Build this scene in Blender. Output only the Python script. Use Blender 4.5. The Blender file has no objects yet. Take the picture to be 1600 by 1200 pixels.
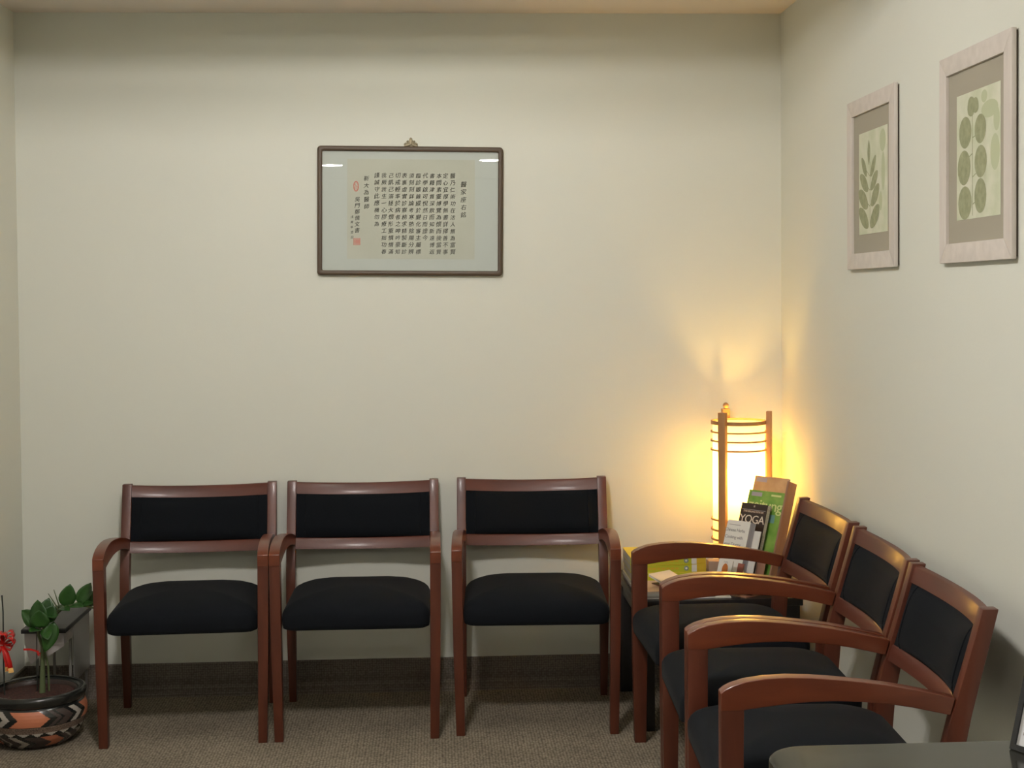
import bpy, bmesh, math, random
from mathutils import Vector, Matrix
random.seed(7)
SC = bpy.context.scene
COL = SC.collection
PI = math.pi

# ------------------------------------------------------------------ camera, world, exposure
def setup_camera():
    f, yaw, pitch, roll, h, D, cy = 2254.8, 0.0524, 0.0274, -0.0085, 1.5548, 5.7099, 525.3
    fwd = Vector((math.sin(yaw)*math.cos(pitch), math.cos(yaw)*math.cos(pitch), -math.sin(pitch)))
    right = Vector((math.cos(yaw), -math.sin(yaw), 0))
    up = right.cross(fwd)
    r2 = math.cos(roll)*right + math.sin(roll)*up
    u2 = -math.sin(roll)*right + math.cos(roll)*up
    cam = bpy.data.cameras.new('camera')
    cam.sensor_width = 36
    cam.lens = f*36/1600
    cam.shift_y = (cy-600)/1600
    cam.clip_start = 0.05
    o = bpy.data.objects.new('camera', cam)
    o.matrix_world = Matrix(((r2.x, u2.x, -fwd.x, 0), (r2.y, u2.y, -fwd.y, -D), (r2.z, u2.z, -fwd.z, h), (0, 0, 0, 1)))
    COL.objects.link(o)
    SC.camera = o
setup_camera()
w = bpy.data.worlds.new('world'); SC.world = w; w.use_nodes = True
w.node_tree.nodes['Background'].inputs[0].default_value = (1, 0.95, 0.88, 1)
w.node_tree.nodes['Background'].inputs[1].default_value = 0.02
SC.view_settings.view_transform = 'Standard'
SC.view_settings.look = 'None'
SC.view_settings.exposure = 0.0
SC.view_settings.gamma = 1.0
SC.view_settings.use_curve_mapping = False
TUBE_POWER = 180.0     # radiance of the fluorescent tubes by the back wall
ADDED_TUBE_POWER = 1700.0    # radiance of the added tubes that brighten the right wall
CAN_POWER = 180.0       # radiance of the round downlights
BULB_POWER = 400.0     # lamp bulb

# ------------------------------------------------------------------ materials
def srgb(r, g, b):
    f = lambda c: (c/255/12.92) if c/255 <= .04045 else ((c/255+.055)/1.055)**2.4
    return (f(r), f(g), f(b), 1)
def pmat(name, col, rough=.5, metal=0, coat=0, spec=.5, sheen=0, noise=None, bump=None, emit=None):
    m = bpy.data.materials.new(name); m.use_nodes = True
    nt = m.node_tree; b = nt.nodes['Principled BSDF']
    b.inputs['Base Color'].default_value = col
    b.inputs['Roughness'].default_value = rough
    b.inputs['Metallic'].default_value = metal
    b.inputs['Specular IOR Level'].default_value = spec
    b.inputs['Coat Weight'].default_value = coat
    b.inputs['Coat Roughness'].default_value = .15
    b.inputs['Sheen Weight'].default_value = sheen
    tc = nt.nodes.new('ShaderNodeTexCoord')
    if noise:   # (scale xyz, detail, col_a, col_b)
        mp = nt.nodes.new('ShaderNodeMapping'); mp.inputs['Scale'].default_value = noise[0]
        nz = nt.nodes.new('ShaderNodeTexNoise'); nz.inputs['Scale'].default_value = 1; nz.inputs['Detail'].default_value = noise[1]
        rp = nt.nodes.new('ShaderNodeValToRGB')
        rp.color_ramp.elements[0].position = .3; rp.color_ramp.elements[1].position = .7
        rp.color_ramp.elements[0].color = noise[2]; rp.color_ramp.elements[1].color = noise[3]
        nt.links.new(tc.outputs['Object'], mp.inputs[0]); nt.links.new(mp.outputs[0], nz.inputs['Vector'])
        nt.links.new(nz.outputs['Fac'], rp.inputs[0]); nt.links.new(rp.outputs[0], b.inputs['Base Color'])
    if bump:    # (scale xyz, strength, distance, detail)
        mp = nt.nodes.new('ShaderNodeMapping'); mp.inputs['Scale'].default_value = bump[0]
        nz = nt.nodes.new('ShaderNodeTexNoise'); nz.inputs['Scale'].default_value = 1; nz.inputs['Detail'].default_value = bump[3]
        bp = nt.nodes.new('ShaderNodeBump'); bp.inputs['Strength'].default_value = bump[1]; bp.inputs['Distance'].default_value = bump[2]
        nt.links.new(tc.outputs['Object'], mp.inputs[0]); nt.links.new(mp.outputs[0], nz.inputs['Vector'])
        nt.links.new(nz.outputs['Fac'], bp.inputs['Height']); nt.links.new(bp.outputs[0], b.inputs['Normal'])
    if emit:
        b.inputs['Emission Color'].default_value = emit[0]; b.inputs['Emission Strength'].default_value = emit[1]
    return m
M = {}
M['wall'] = pmat('wall_paint', (.69, .70, .625, 1), .75, spec=.25, bump=((180, 180, 180), .12, .002, 3))
M['ceiling'] = pmat('ceiling_paint', (.76, .69, .62, 1), .85, spec=.2, bump=((120, 120, 120), .15, .002, 3))
M['wood'] = pmat('cherry_wood', (.1, .02, .01, 1), .42, coat=.12, noise=((22, 22, 3.2), 6, (.066, .0145, .0060, 1), (.108, .0245, .0098, 1)))
M['wood_h'] = pmat('cherry_wood_rail', (.1, .02, .01, 1), .45, coat=.10, noise=((3.2, 22, 22), 6, (.070, .0165, .0085, 1), (.115, .027, .0135, 1)))
M['wood_a'] = pmat('cherry_wood_arm', (.1, .02, .01, 1), .34, coat=.3, noise=((22, 3.2, 22), 6, (.098, .021, .0075, 1), (.155, .035, .012, 1)))
M['fabric'] = pmat('charcoal_fabric', (.013, .0135, .016, 1), .92, spec=.12, sheen=.02, noise=((900, 900, 900), 2, (.0035, .0045, .0062, 1), (.0075, .0092, .0122, 1)), bump=((700, 700, 700), .3, .001, 2))
M['dark'] = pmat('black_underside', (.012, .011, .011, 1), .8)
M['rubber'] = pmat('glide', (.02, .02, .02, 1), .5)
M['black_lacquer'] = pmat('black_lacquer', (.012, .010, .010, 1), .35, coat=.2)
M['art_frame'] = pmat('dark_brown_moulding', (.075, .048, .027, 1), .5)
M['mat_blue'] = pmat('pale_blue_mount', (.54, .575, .52, 1), .9)
M['rice_paper'] = pmat('rice_paper', (.56, .565, .47, 1), .95, noise=((8, 8, 8), 4, (.515, .525, .43, 1), (.55, .56, .465, 1)))
M['ink'] = pmat('black_ink', (.035, .035, .03, 1), .8)
M['seal'] = pmat('red_seal_ink', (.62, .2, .15, 1), .8)
M['brass'] = pmat('dull_brass', (.32, .28, .19, 1), .45, metal=.6)
M['whitewash'] = pmat('whitewashed_wood', (.5, .44, .39, 1), .6, noise=((30, 4, 30), 5, (.58, .53, .48, 1), (.66, .605, .55, 1)))
M['whitewash_h'] = pmat('whitewashed_wood_upright', (.5, .44, .39, 1), .6, noise=((30, 30, 4), 5, (.58, .53, .48, 1), (.66, .605, .55, 1)))
M['frame_side'] = pmat('dark_frame_back', (.10, .075, .055, 1), .7)
M['taupe'] = pmat('taupe_mount', (.36, .33, .26, 1), .95)
M['print_paper'] = pmat('pale_green_print', (.5, .52, .36, 1), .95, noise=((14, 14, 14), 5, (.52, .56, .39, 1), (.66, .66, .53, 1)))
M['leaf_print'] = pmat('olive_print_ink', (.25, .27, .14, 1), .95, noise=((60, 60, 60), 4, (.26, .28, .16, 1), (.35, .36, .22, 1)))
M['leaf_print2'] = pmat('light_olive_print_ink', (.47, .51, .33, 1), .95)
M['lamp_wood'] = pmat('lamp_wood', (.25, .11, .04, 1), .5, noise=((30, 30, 4), 4, (.36, .17, .06, 1), (.46, .23, .085, 1)))
M['magenta'] = None
M['pot_black'] = pmat('pot_black_glaze', (.012, .013, .012, 1), .25, coat=.4)
M['pot_brown'] = pmat('pot_dark_brown', (.05, .035, .03, 1), .45)
M['pot_orange'] = pmat('pot_orange', (.50, .17, .085, 1), .5)
M['pot_cream'] = pmat('pot_cream', (.42, .38, .33, 1), .5)
M['pot_tan'] = pmat('pot_speckled_tan', (.15, .10, .075, 1), .55, noise=((260, 260, 260), 2, (.05, .035, .03, 1), (.26, .18, .13, 1)))
M['soil'] = pmat('red_soil', (.06, .022, .014, 1), .95, bump=((150, 150, 150), .8, .01, 4), noise=((120, 120, 120), 4, (.035, .014, .01, 1), (.085, .03, .02, 1)))
M['leaf'] = pmat('green_leaf', (.03, .10, .015, 1), .35, noise=((14, 14, 14), 3, (.014, .058, .009, 1), (.03, .10, .016, 1)))
M['stem'] = pmat('green_stem', (.10, .13, .055, 1), .5)
M['ribbon'] = pmat('red_ribbon', (.55, .012, .01, 1), .3, coat=.3)
M['gold'] = pmat('gold_edging', (.95, .55, .2, 1), .2, metal=.9)
M['wire'] = pmat('dark_wire', (.02, .025, .02, 1), .5)
M['slate'] = pmat('dark_grey_top', (.045, .043, .042, 1), .5)
M['slate_edge'] = pmat('black_edge', (.008, .008, .008, 1), .5)
M['grey_metal'] = pmat('grey_metal', (.28, .27, .25, 1), .4, metal=.3)
M['white_panel'] = pmat('white_panel', (.42, .40, .39, 1), .55, noise=((14, 14, 14), 3, (.36, .34, .34, 1), (.5, .47, .45, 1)))
M['paper'] = pmat('white_paper', (.72, .70, .64, 1), .8)
M['paper_edge'] = pmat('page_edges', (.60, .55, .47, 1), .85, noise=((3, 3, 500), 2, (.5, .45, .38, 1), (.7, .65, .56, 1)))
M['shaded_paper'] = pmat('shaded_page_edges', (.42, .40, .42, 1), .85, noise=((500, 500, 3), 2, (.34, .33, .36, 1), (.5, .48, .5, 1)))  # side of the white book, its shade put into the grey
M['yellow'] = pmat('yellow_cover', (.72, .58, .04, 1), .5)
M['yellow_green'] = pmat('yellow_green_spine', (.50, .52, .03, 1), .5)
M['orange_yellow'] = pmat('orange_yellow_print', (.62, .43, .03, 1), .5)
M['lilac'] = pmat('lilac_print', (.38, .33, .36, 1), .6)
M['grey_logo'] = pmat('grey_blue_roundel', (.22, .28, .26, 1), .5)
M['peach'] = pmat('peach_cover', (.68, .45, .30, 1), .5)
M['tan_cover'] = pmat('tan_cover', (.58, .33, .15, 1), .5, noise=((18, 18, 18), 3, (.52, .28, .12, 1), (.65, .40, .20, 1)))
M['tan_text'] = pmat('pale_tan_print', (.70, .50, .30, 1), .5)
M['brown_cover'] = pmat('brown_cover', (.17, .09, .055, 1), .5)
M['box_tan'] = pmat('tan_card', (.38, .26, .19, 1), .6)
M['green_cover'] = pmat('green_cover', (.14, .33, .04, 1), .4, noise=((16, 16, 16), 3, (.10, .27, .03, 1), (.26, .42, .08, 1)))
M['pale_green'] = pmat('pale_yellow_green_print', (.62, .66, .26, 1), .5)
M['teal'] = pmat('teal_print', (.14, .30, .27, 1), .5)
M['black_cover'] = pmat('black_cover', (.035, .018, .012, 1), .4)
M['cream_print'] = pmat('cream_print', (.72, .62, .5, 1), .5)
M['grey_print'] = pmat('grey_print', (.30, .28, .27, 1), .6)
M['orange'] = pmat('orange_print', (.52, .16, .03, 1), .5)
M['red_brown'] = pmat('red_brown_card', (.28, .09, .06, 1), .5)
M['rack_wood'] = pmat('rack_brown_wood', (.20, .085, .045, 1), .5, noise=((30, 30, 5), 4, (.30, .15, .095, 1), (.38, .21, .13, 1)))
M['metal_white'] = pmat('white_enamel', (.8, .8, .78, 1), .4)
M['housing'] = pmat('housing_grey', (.3, .3, .29, 1), .6)
M['tube'] = pmat('fluorescent_tube', (1, 1, 1, 1), .5, emit=((1, .985, .88, 1), TUBE_POWER))
M['added_tube'] = pmat('added_fluorescent_tube', (1, 1, 1, 1), .5, emit=((1, .945, .91, 1), ADDED_TUBE_POWER))
M['can'] = pmat('downlight_lens', (1, 1, 1, 1), .5, emit=((1, .95, .88, 1), CAN_POWER))
M['bulb'] = pmat('warm_bulb', (1, 1, 1, 1), .5, emit=((1, .58, .11, 1), BULB_POWER))
M['laminate'] = pmat('desk_laminate', (.10, .085, .07, 1), .5)
M['desk_top'] = pmat('polished_dark_stone', (.045, .045, .038, 1), .13, spec=.08, noise=((6, 6, 6), 6, (.003, .004, .003, 1), (.045, .044, .034, 1)))
M['frame_black'] = pmat('black_plastic', (.01, .01, .012, 1), .35)
M['notice'] = pmat('white_notice', (.68, .68, .70, 1), .7)

def carpet_mat(name, ca, cb, sx, sy, sz):
    m = bpy.data.materials.new(name); m.use_nodes = True
    nt = m.node_tree; b = nt.nodes['Principled BSDF']; b.inputs['Roughness'].default_value = .95
    b.inputs['Specular IOR Level'].default_value = .1
    tc = nt.nodes.new('ShaderNodeTexCoord')
    mp = nt.nodes.new('ShaderNodeMapping'); mp.inputs['Scale'].default_value = (sx, sy, sz)
    v = nt.nodes.new('ShaderNodeTexVoronoi'); v.inputs['Scale'].default_value = 1; v.inputs['Randomness'].default_value = .35
    r = nt.nodes.new('ShaderNodeValToRGB'); r.color_ramp.elements[0].color = cb; r.color_ramp.elements[1].color = ca
    r.color_ramp.elements[0].position = .1; r.color_ramp.elements[1].position = .7
    n = nt.nodes.new('ShaderNodeTexNoise'); n.inputs['Scale'].default_value = 3.5; n.inputs['Detail'].default_value = 5
    mx = nt.nodes.new('ShaderNodeMix'); mx.data_type = 'RGBA'; mx.blend_type = 'MULTIPLY'; mx.inputs[0].default_value = .5
    bp = nt.nodes.new('ShaderNodeBump'); bp.inputs['Strength'].default_value = .6; bp.inputs['Distance'].default_value = .003; bp.invert = True
    L = nt.links.new
    L(tc.outputs['Object'], mp.inputs[0]); L(mp.outputs[0], v.inputs['Vector']); L(v.outputs['Distance'], r.inputs[0])
    L(tc.outputs['Object'], n.inputs['Vector']); L(r.outputs[0], mx.inputs[6]); L(n.outputs['Fac'], mx.inputs[7])
    L(mx.outputs[2], b.inputs['Base Color']); L(v.outputs['Distance'], bp.inputs['Height']); L(bp.outputs[0], b.inputs['Normal'])
    return m
M['carpet'] = carpet_mat('beige_loop_carpet', (.15, .125, .09, 1), (.46, .395, .30, 1), 95, 72, 95)
M['carpet_base'] = carpet_mat('dark_ribbed_carpet', (.14, .12, .10, 1), (.28, .24, .20, 1), 110, 110, 110)

def glass_mat():
    m = bpy.data.materials.new('picture_glass'); m.use_nodes = True
    nt = m.node_tree; nt.nodes.clear()
    o = nt.nodes.new('ShaderNodeOutputMaterial'); mx = nt.nodes.new('ShaderNodeMixShader')
    t = nt.nodes.new('ShaderNodeBsdfTransparent'); g = nt.nodes.new('ShaderNodeBsdfGlossy'); fr = nt.nodes.new('ShaderNodeFresnel')
    g.inputs['Roughness'].default_value = .0; fr.inputs['IOR'].default_value = 1.45
    L = nt.links.new
    L(fr.outputs[0], mx.inputs[0]); L(t.outputs[0], mx.inputs[1]); L(g.outputs[0], mx.inputs[2]); L(mx.outputs[0], o.inputs[0])
    return m
M['glass'] = glass_mat()
def shade_mat():
    m = bpy.data.materials.new('rice_paper_shade'); m.use_nodes = True
    nt = m.node_tree; nt.nodes.clear()
    o = nt.nodes.new('ShaderNodeOutputMaterial'); mx = nt.nodes.new('ShaderNodeMixShader')
    t = nt.nodes.new('ShaderNodeBsdfTranslucent'); d = nt.nodes.new('ShaderNodeBsdfDiffuse')
    t.inputs[0].default_value = (1, .95, .85, 1); d.inputs[0].default_value = (.9, .85, .74, 1)
    mx.inputs[0].default_value = .45
    L = nt.links.new
    L(t.outputs[0], mx.inputs[1]); L(d.outputs[0], mx.inputs[2]); L(mx.outputs[0], o.inputs[0])
    return m
M['shade'] = shade_mat()

# ------------------------------------------------------------------ mesh helpers
def link(name, bm, mat, parent=None, smooth=None, mats=None):
    bmesh.ops.recalc_face_normals(bm, faces=bm.faces[:])
    me = bpy.data.meshes.new(name); bm.to_mesh(me); bm.free()
    for x in (mats or [mat]): me.materials.append(x)
    o = bpy.data.objects.new(name, me); COL.objects.link(o)
    if parent is not None: o.parent = parent
    if smooth is not None:
        for p in me.polygons: p.use_smooth = True
        me.set_sharp_from_angle(angle=math.radians(smooth))
    return o
def tag(o, label, cat, group=None):
    o['label'] = label; o['category'] = cat
    if group: o['group'] = group
    return o
def thing(name, label, cat, loc=(0, 0, 0), rz=0, group=None):
    o = bpy.data.objects.new(name, None); o.empty_display_size = .05; COL.objects.link(o)
    o.location = loc; o.rotation_euler = (0, 0, rz)
    return tag(o, label, cat, group)
def struct(o): o['kind'] = 'structure'; return o
def box(bm, x0, x1, y0, y1, z0, z1, mi=0, mat=None):
    v = [bm.verts.new(Vector(p) if mat is None else mat @ Vector(p)) for p in
         [(x0, y0, z0), (x1, y0, z0), (x1, y1, z0), (x0, y1, z0), (x0, y0, z1), (x1, y0, z1), (x1, y1, z1), (x0, y1, z1)]]
    fs = [bm.faces.new([v[i] for i in f]) for f in ((0, 3, 2, 1), (4, 5, 6, 7), (0, 1, 5, 4), (1, 2, 6, 5), (2, 3, 7, 6), (3, 0, 4, 7))]
    for f in fs: f.material_index = mi
    return fs
def bevel(bm, w, ang=30, seg=2, ok=None):
    bmesh.ops.recalc_face_normals(bm, faces=bm.faces[:])
    es = [e for e in bm.edges if len(e.link_faces) == 2 and e.calc_face_angle(0) > math.radians(ang) and (ok is None or ok(e))]
    bmesh.ops.bevel(bm, geom=es, offset=w, segments=seg, profile=.6, affect='EDGES', clamp_overlap=True)
def bbox(name, x0, x1, y0, y1, z0, z1, mat, parent=None, bv=.002, seg=2):
    bm = bmesh.new(); box(bm, x0, x1, y0, y1, z0, z1)
    if bv: bevel(bm, bv, seg=seg)
    return link(name, bm, mat, parent, smooth=35)
def prism_x(bm, pts, xf0, xf1):
    """extrude a (y,z) polygon between x values given per point"""
    a = [bm.verts.new((xf0(p), p[0], p[1])) for p in pts]; b = [bm.verts.new((xf1(p), p[0], p[1])) for p in pts]
    n = len(pts)
    bm.faces.new(a); bm.faces.new(b[::-1])
    for i in range(n): bm.faces.new((a[i], b[i], b[(i+1) % n], a[(i+1) % n]))
def tube(bm, pts, r, seg=8, rr=None, cap=True):
    pts = [Vector(p) for p in pts]; rings = []
    for i, p in enumerate(pts):
        d = (pts[min(i+1, len(pts)-1)]-pts[max(i-1, 0)]).normalized()
        a = d.cross(Vector((0, 0, 1)));
        if a.length < .05: a = d.cross(Vector((0, 1, 0)))
        a.normalize(); b = d.cross(a)
        q = rr[i] if rr else r
        rings.append([bm.verts.new(p+q*(math.cos(2*PI*k/seg)*a+math.sin(2*PI*k/seg)*b)) for k in range(seg)])
    for i in range(len(rings)-1):
        for k in range(seg): bm.faces.new((rings[i][k], rings[i][(k+1) % seg], rings[i+1][(k+1) % seg], rings[i+1][k]))
    if cap: bm.faces.new(rings[0][::-1]); bm.faces.new(rings[-1])
def lathe(bm, prof, seg=48, mi=None, cx=0, cy=0):
    rings = []
    for r, z in prof:
        rings.append([bm.verts.new((cx+r*math.cos(2*PI*k/seg), cy+r*math.sin(2*PI*k/seg), z)) for k in range(seg)])
    for i in range(len(rings)-1):
        for k in range(seg):
            f = bm.faces.new((rings[i][k], rings[i][(k+1) % seg], rings[i+1][(k+1) % seg], rings[i+1][k]))
            if mi: f.material_index = mi(i, k, (k+.5)/seg, (prof[i][1]+prof[i+1][1])/2)
    return rings
def ring_band(bm, r0, r1, z0, z1, seg=48):
    lathe(bm, [(r0, z0), (r1, z0), (r1, z1), (r0, z1), (r0, z0)], seg)
    bmesh.ops.remove_doubles(bm, verts=bm.verts[:], dist=1e-6)
def text_mesh(body, size, spacing=1.0, line=1.0, align='CENTER'):
    c = bpy.data.curves.new('lettering', 'FONT'); c.body = body; c.size = size
    c.space_character = spacing; c.space_line = line; c.align_x = align
    c.resolution_u = 3
    o = bpy.data.objects.new('lettering', c); COL.objects.link(o)
    bpy.context.view_layer.update()
    me = bpy.data.meshes.new_from_object(o.evaluated_get(bpy.context.evaluated_depsgraph_get()))
    bpy.data.objects.remove(o); bpy.data.curves.remove(c)
    return me
def add_text(bm, body, size, mat, **kw):
    me = text_mesh(body, size, **kw); me.transform(mat); bm.from_mesh(me); bpy.data.meshes.remove(me)

# ------------------------------------------------------------------ room
XL, XR, H = -1.623, 1.380, 2.671
YF = -8.0
def plane(name, pts, mat):
    bm = bmesh.new(); bm.faces.new([bm.verts.new(p) for p in pts])
    return struct(link(name, bm, mat))
def slab(name, x0, x1, y0, y1, z0, z1, mat):
    bm = bmesh.new(); box(bm, x0, x1, y0, y1, z0, z1); return struct(link(name, bm, mat))
slab('floor', XL-.1, XR+.1, YF-.1, .1, -.05, 0, M['carpet'])
slab('wall_back', XL-.1, XR+.1, 0, .1, 0, H+.15, M['wall'])
slab('wall_right', XR, XR+.1, YF, 0, 0, H+.15, M['wall'])
slab('wall_left', XL-.1, XL, YF, 0, 0, H+.15, M['wall'])
slab('wall_front', XL-.1, XR+.1, YF-.1, YF, 0, H+.15, M['wall'])
TROF = [(-.04, -1.38), (-.32, -3.0)]   # centres of the square fluorescent fixtures, the second one added for its light
TS = .28
def ceiling():
    xs = sorted(set([XL, XR] + [c[0]+s*TS for c in TROF for s in (-1, 1)]))
    ys = sorted(set([YF, 0] + [c[1]+s*TS for c in TROF for s in (-1, 1)]))
    bm = bmesh.new()
    for i in range(len(xs)-1):
        for j in range(len(ys)-1):
            mx, my = (xs[i]+xs[i+1])/2, (ys[j]+ys[j+1])/2
            if any(abs(mx-c[0]) < TS-.001 and abs(my-c[1]) < TS-.001 for c in TROF): continue
            box(bm, xs[i], xs[i+1], ys[j], ys[j+1], H, H+.012)
    struct(link('ceiling', bm, M['ceiling']))
ceiling()
def cove(name, a, b, inward):
    """carpet cove base between floor points a and b, standing on the wall"""
    a = Vector(a); b = Vector(b); n = Vector(inward)
    prof = [(0, 0), (.045, 0), (.040, .006), (.022, .018), (.013, .040), (.009, .075), (.008, .121), (.006, .124), (0, .124)]
    bm = bmesh.new()
    A = [bm.verts.new(a+n*p[0]+Vector((0, 0, p[1]))) for p in prof]; B = [bm.verts.new(b+n*p[0]+Vector((0, 0, p[1]))) for p in prof]
    k = len(prof); bm.faces.new(A); bm.faces.new(B[::-1])
    for i in range(k): bm.faces.new((A[i], B[i], B[(i+1) % k], A[(i+1) % k]))
    return struct(link(name, bm, M['carpet_base']))
cove('baseboard_back', (XL, 0, 0), (XR, 0, 0), (0, -1, 0))
cove('baseboard_left', (XL, YF, 0), (XL, -.001, 0), (1, 0, 0))
cove('baseboard_right', (XR, YF, 0), (XR, -.001, 0), (-1, 0, 0))

# ceiling fixtures
def troffer(cx, cy, label, lit='tube', h=.026):
    t = thing('ceiling_light', label, 'ceiling light', (cx, cy, H))
    bm = bmesh.new(); s = TS; d = .10
    for q in ((-s, -s+.004, -s, s), (s-.004, s, -s, s), (-s, s, -s, -s+.004), (-s, s, s-.004, s)): box(bm, q[0], q[1], q[2], q[3], 0.0, d)
    box(bm, -s, s, -s, s, d, d+.004)
    link('housing', bm, M['housing'], t)
    bm = bmesh.new(); s2 = s+.014
    for q in ((-s2, s2, -s2, -s), (-s2, s2, s, s2), (-s2, -s, -s, s), (s, s2, -s, s)): box(bm, q[0], q[1], q[2], q[3], -.005, 0)
    link('rim', bm, M['metal_white'], t)
    for y in (-.10, .10):
        bm = bmesh.new()
        tube(bm, [(-.13, y, h), (.13, y, h)], .007, 10)
        link('fluorescent_tube', bm, M[lit], t, smooth=60)
troffer(*TROF[0], 'square recessed fluorescent ceiling light nearest the back wall with calligraphy')
troffer(*TROF[1], 'added unseen square fluorescent ceiling light nearer the stone counter', 'added_tube', .022)  # extra unseen fixture, added to brighten the right wall
for cx, cy, lb in ((-.863, -6.48, 'round recessed downlight nearer the left wall, mirrored in calligraphy glass'), (.459, -6.08, 'round recessed downlight nearer the right wall, mirrored in calligraphy glass')):
    t = thing('downlight', lb, 'ceiling light', (cx, cy, H), group=None)
    bm = bmesh.new(); lathe(bm, [(.0005, -.006), (.10, -.006), (.10, -.001), (.0005, -.001)], 40); link('lens', bm, M['can'], t)
    bm = bmesh.new(); lathe(bm, [(.10, -.001), (.10, -.010), (.122, -.006), (.122, -.001)], 40); link('trim_ring', bm, M['metal_white'], t, smooth=40)

# ------------------------------------------------------------------ chairs
def yf(z):      # front edge of the raked back post
    P = [(0, .508), (.20, .497), (.40, .491), (.50, .497), (.60, .522), (.70, .552), (.84, .592)]
    for (a, u), (b, v) in zip(P, P[1:]):
        if z <= b: return u+(v-u)*(z-a)/(b-a)
    return P[-1][1]
def yb(z):
    dd = [(0, .032), (.40, .048), (.50, .050), (.70, .040), (.84, .036)]
    for (a, u), (b, v) in zip(dd, dd[1:]):
        if z <= b: return yf(z)+u+(v-u)*(z-a)/(b-a)
    return yf(z)+.036
BX, BW2 = .2936, .0350
def bow(u): return .032*(1-u*u)
def rail(name, zb, zt, parent, dip):
    bm = bmesh.new(); N = 20; R = []
    X0 = BX-BW2+.002
    for i in range(N+1):
        u = -1+2*i/N; x = u*X0; dz = -dip*(1-u*u)
        ring = []
        for z, off in ((zb, .006), (zt-.003, .006), (zt, .009), (zt, .024), (zt-.003, .027), (zb, .027)):
            zz = z+dz; ring.append(bm.verts.new((x, yf(z)+off+bow(u), zz)))
        R.append(ring)
    k = 6
    for i in range(N):
        for j in range(k): bm.faces.new((R[i][j], R[i][(j+1) % k], R[i+1][(j+1) % k], R[i+1][j]))
    bm.faces.new(R[0]); bm.faces.new(R[-1][::-1])
    return link(name, bm, M['wood_h'], parent, smooth=40)
def make_chair(label, group):
    t = thing('armchair', label, 'chair', group=group)
    for s in (-1, 1):
        # front leg, tapering to the floor
        bm = bmesh.new()
        ws = {0: (.288, .257), .34: (.297, .260), .6: (.300, .262)}
        def xo(z): return .288+.012*min(1, z/.45)
        def xi(z): return .257+.005*min(1, z/.45)
        pts = [(.004, 0), (.044, 0), (.050, .30), (.053, .6215), (0, .6215), (0, .30)]
        prism_x(bm, pts, lambda p: s*xo(p[1]), lambda p: s*xi(p[1])); bevel(bm, .003, ok=lambda e: not all(v.co.z > .62 for v in e.verts))
        link('leg', bm, M['wood'], t, smooth=35)
        bm = bmesh.new(); box(bm, min(s*.262, s*.284), max(s*.262, s*.284), .010, .038, -.0, .003); link('glide', bm, M['rubber'], t)
        # back leg running up into the post
        bm = bmesh.new()
        zs = [0, .1, .2, .3, .4, .45, .5, .55, .6, .65, .7, .77, .843]
        pts = [(yf(z), z) for z in zs]+[(yb(z), z) for z in zs[::-1]]
        prism_x(bm, pts, lambda p: s*(BX-.006*(1-min(1, p[1]/.3))), lambda p: s*(BX-BW2+.002*(1-min(1, p[1]/.3)))); bevel(bm, .0025)
        link('back_post', bm, M['wood'], t, smooth=35)
        # arched arm
        top = [(0, .640), (0, .661), (.010, .669), (.026, .677), (.055, .686), (.100, .6925), (.150, .695), (.205, .6935), (.260, .689), (.320, .6825), (.380, .674), (.440, .663), (.500, .650), (.531, .642)]
        bot = [(.520, .603), (.480, .612), (.435, .622), (.380, .631), (.320, .637), (.260, .640), (.200, .639), (.150, .635), (.100, .629), (.053, .622), (0, .622)]
        bm = bmesh.new()
        def ao(p): return s*(.300-.010*max(0, (p[0]-.2)/.33)**1.2)
        def ai(p): return s*(.262-.004*max(0, (p[0]-.2)/.33)**1.2)
        prism_x(bm, top+bot, ao, ai); bevel(bm, .003, 40, 3, lambda e: not all(v.co.y < .054 and v.co.z < .6225 for v in e.verts))
        link('arm', bm, M['wood_a'], t, smooth=30)
    rail('crest_rail', .7955, .838, t, .010)
    rail('lower_rail', .589, .631, t, .008)
    # back pad
    bm = bmesh.new(); N, K = 22, 12; X0 = BX-BW2-.001; z0, z1 = .629, .797
    F = []; G = []
    for j in range(K+1):
        v = -1+2*j/K; fr = []; gr = []
        for i in range(N+1):
            u = -1+2*i/N
            z = (z0+z1)/2+(z1-z0)/2*v - .009*(1-u*u)
            p = (1-abs(u)**7)*(1-abs(v)**4)
            y = yf((z0+z1)/2+(z1-z0)/2*v)+bow(u)+.011
            fr.append(bm.verts.new((u*X0, y-.026*p, z))); gr.append(bm.verts.new((u*X0, y+.014, z)))
        F.append(fr); G.append(gr)
    for j in range(K):
        for i in range(N):
            bm.faces.new((F[j][i], F[j][i+1], F[j+1][i+1], F[j+1][i])); bm.faces.new((G[j][i], G[j+1][i], G[j+1][i+1], G[j][i+1]))
    for j in range(K):
        for i in (0, N): bm.faces.new((F[j][i], F[j+1][i], G[j+1][i], G[j][i]))
    for i in range(N):
        for j in (0, K): bm.faces.new((F[j][i], G[j][i], G[j][i+1], F[j][i+1]))
    bp = link('backrest', bm, M['fabric'], t, smooth=60)
    for s in (-1, 1):
        bm = bmesh.new(); u = s*.86; pts = []
        for j in range(K+1):
            v = -.97+1.94*j/K; p = (1-abs(u)**7)*(1-abs(v)**4)
            z = (z0+z1)/2+(z1-z0)/2*v - .009*(1-u*u)
            pts.append((u*X0, yf((z0+z1)/2+(z1-z0)/2*v)+bow(u)+.011-.026*p-.0005, z))
        tube(bm, pts, .0022, 6); link('piping', bm, M['fabric'], bp, smooth=60)
    # seat
    bm = bmesh.new()
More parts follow.
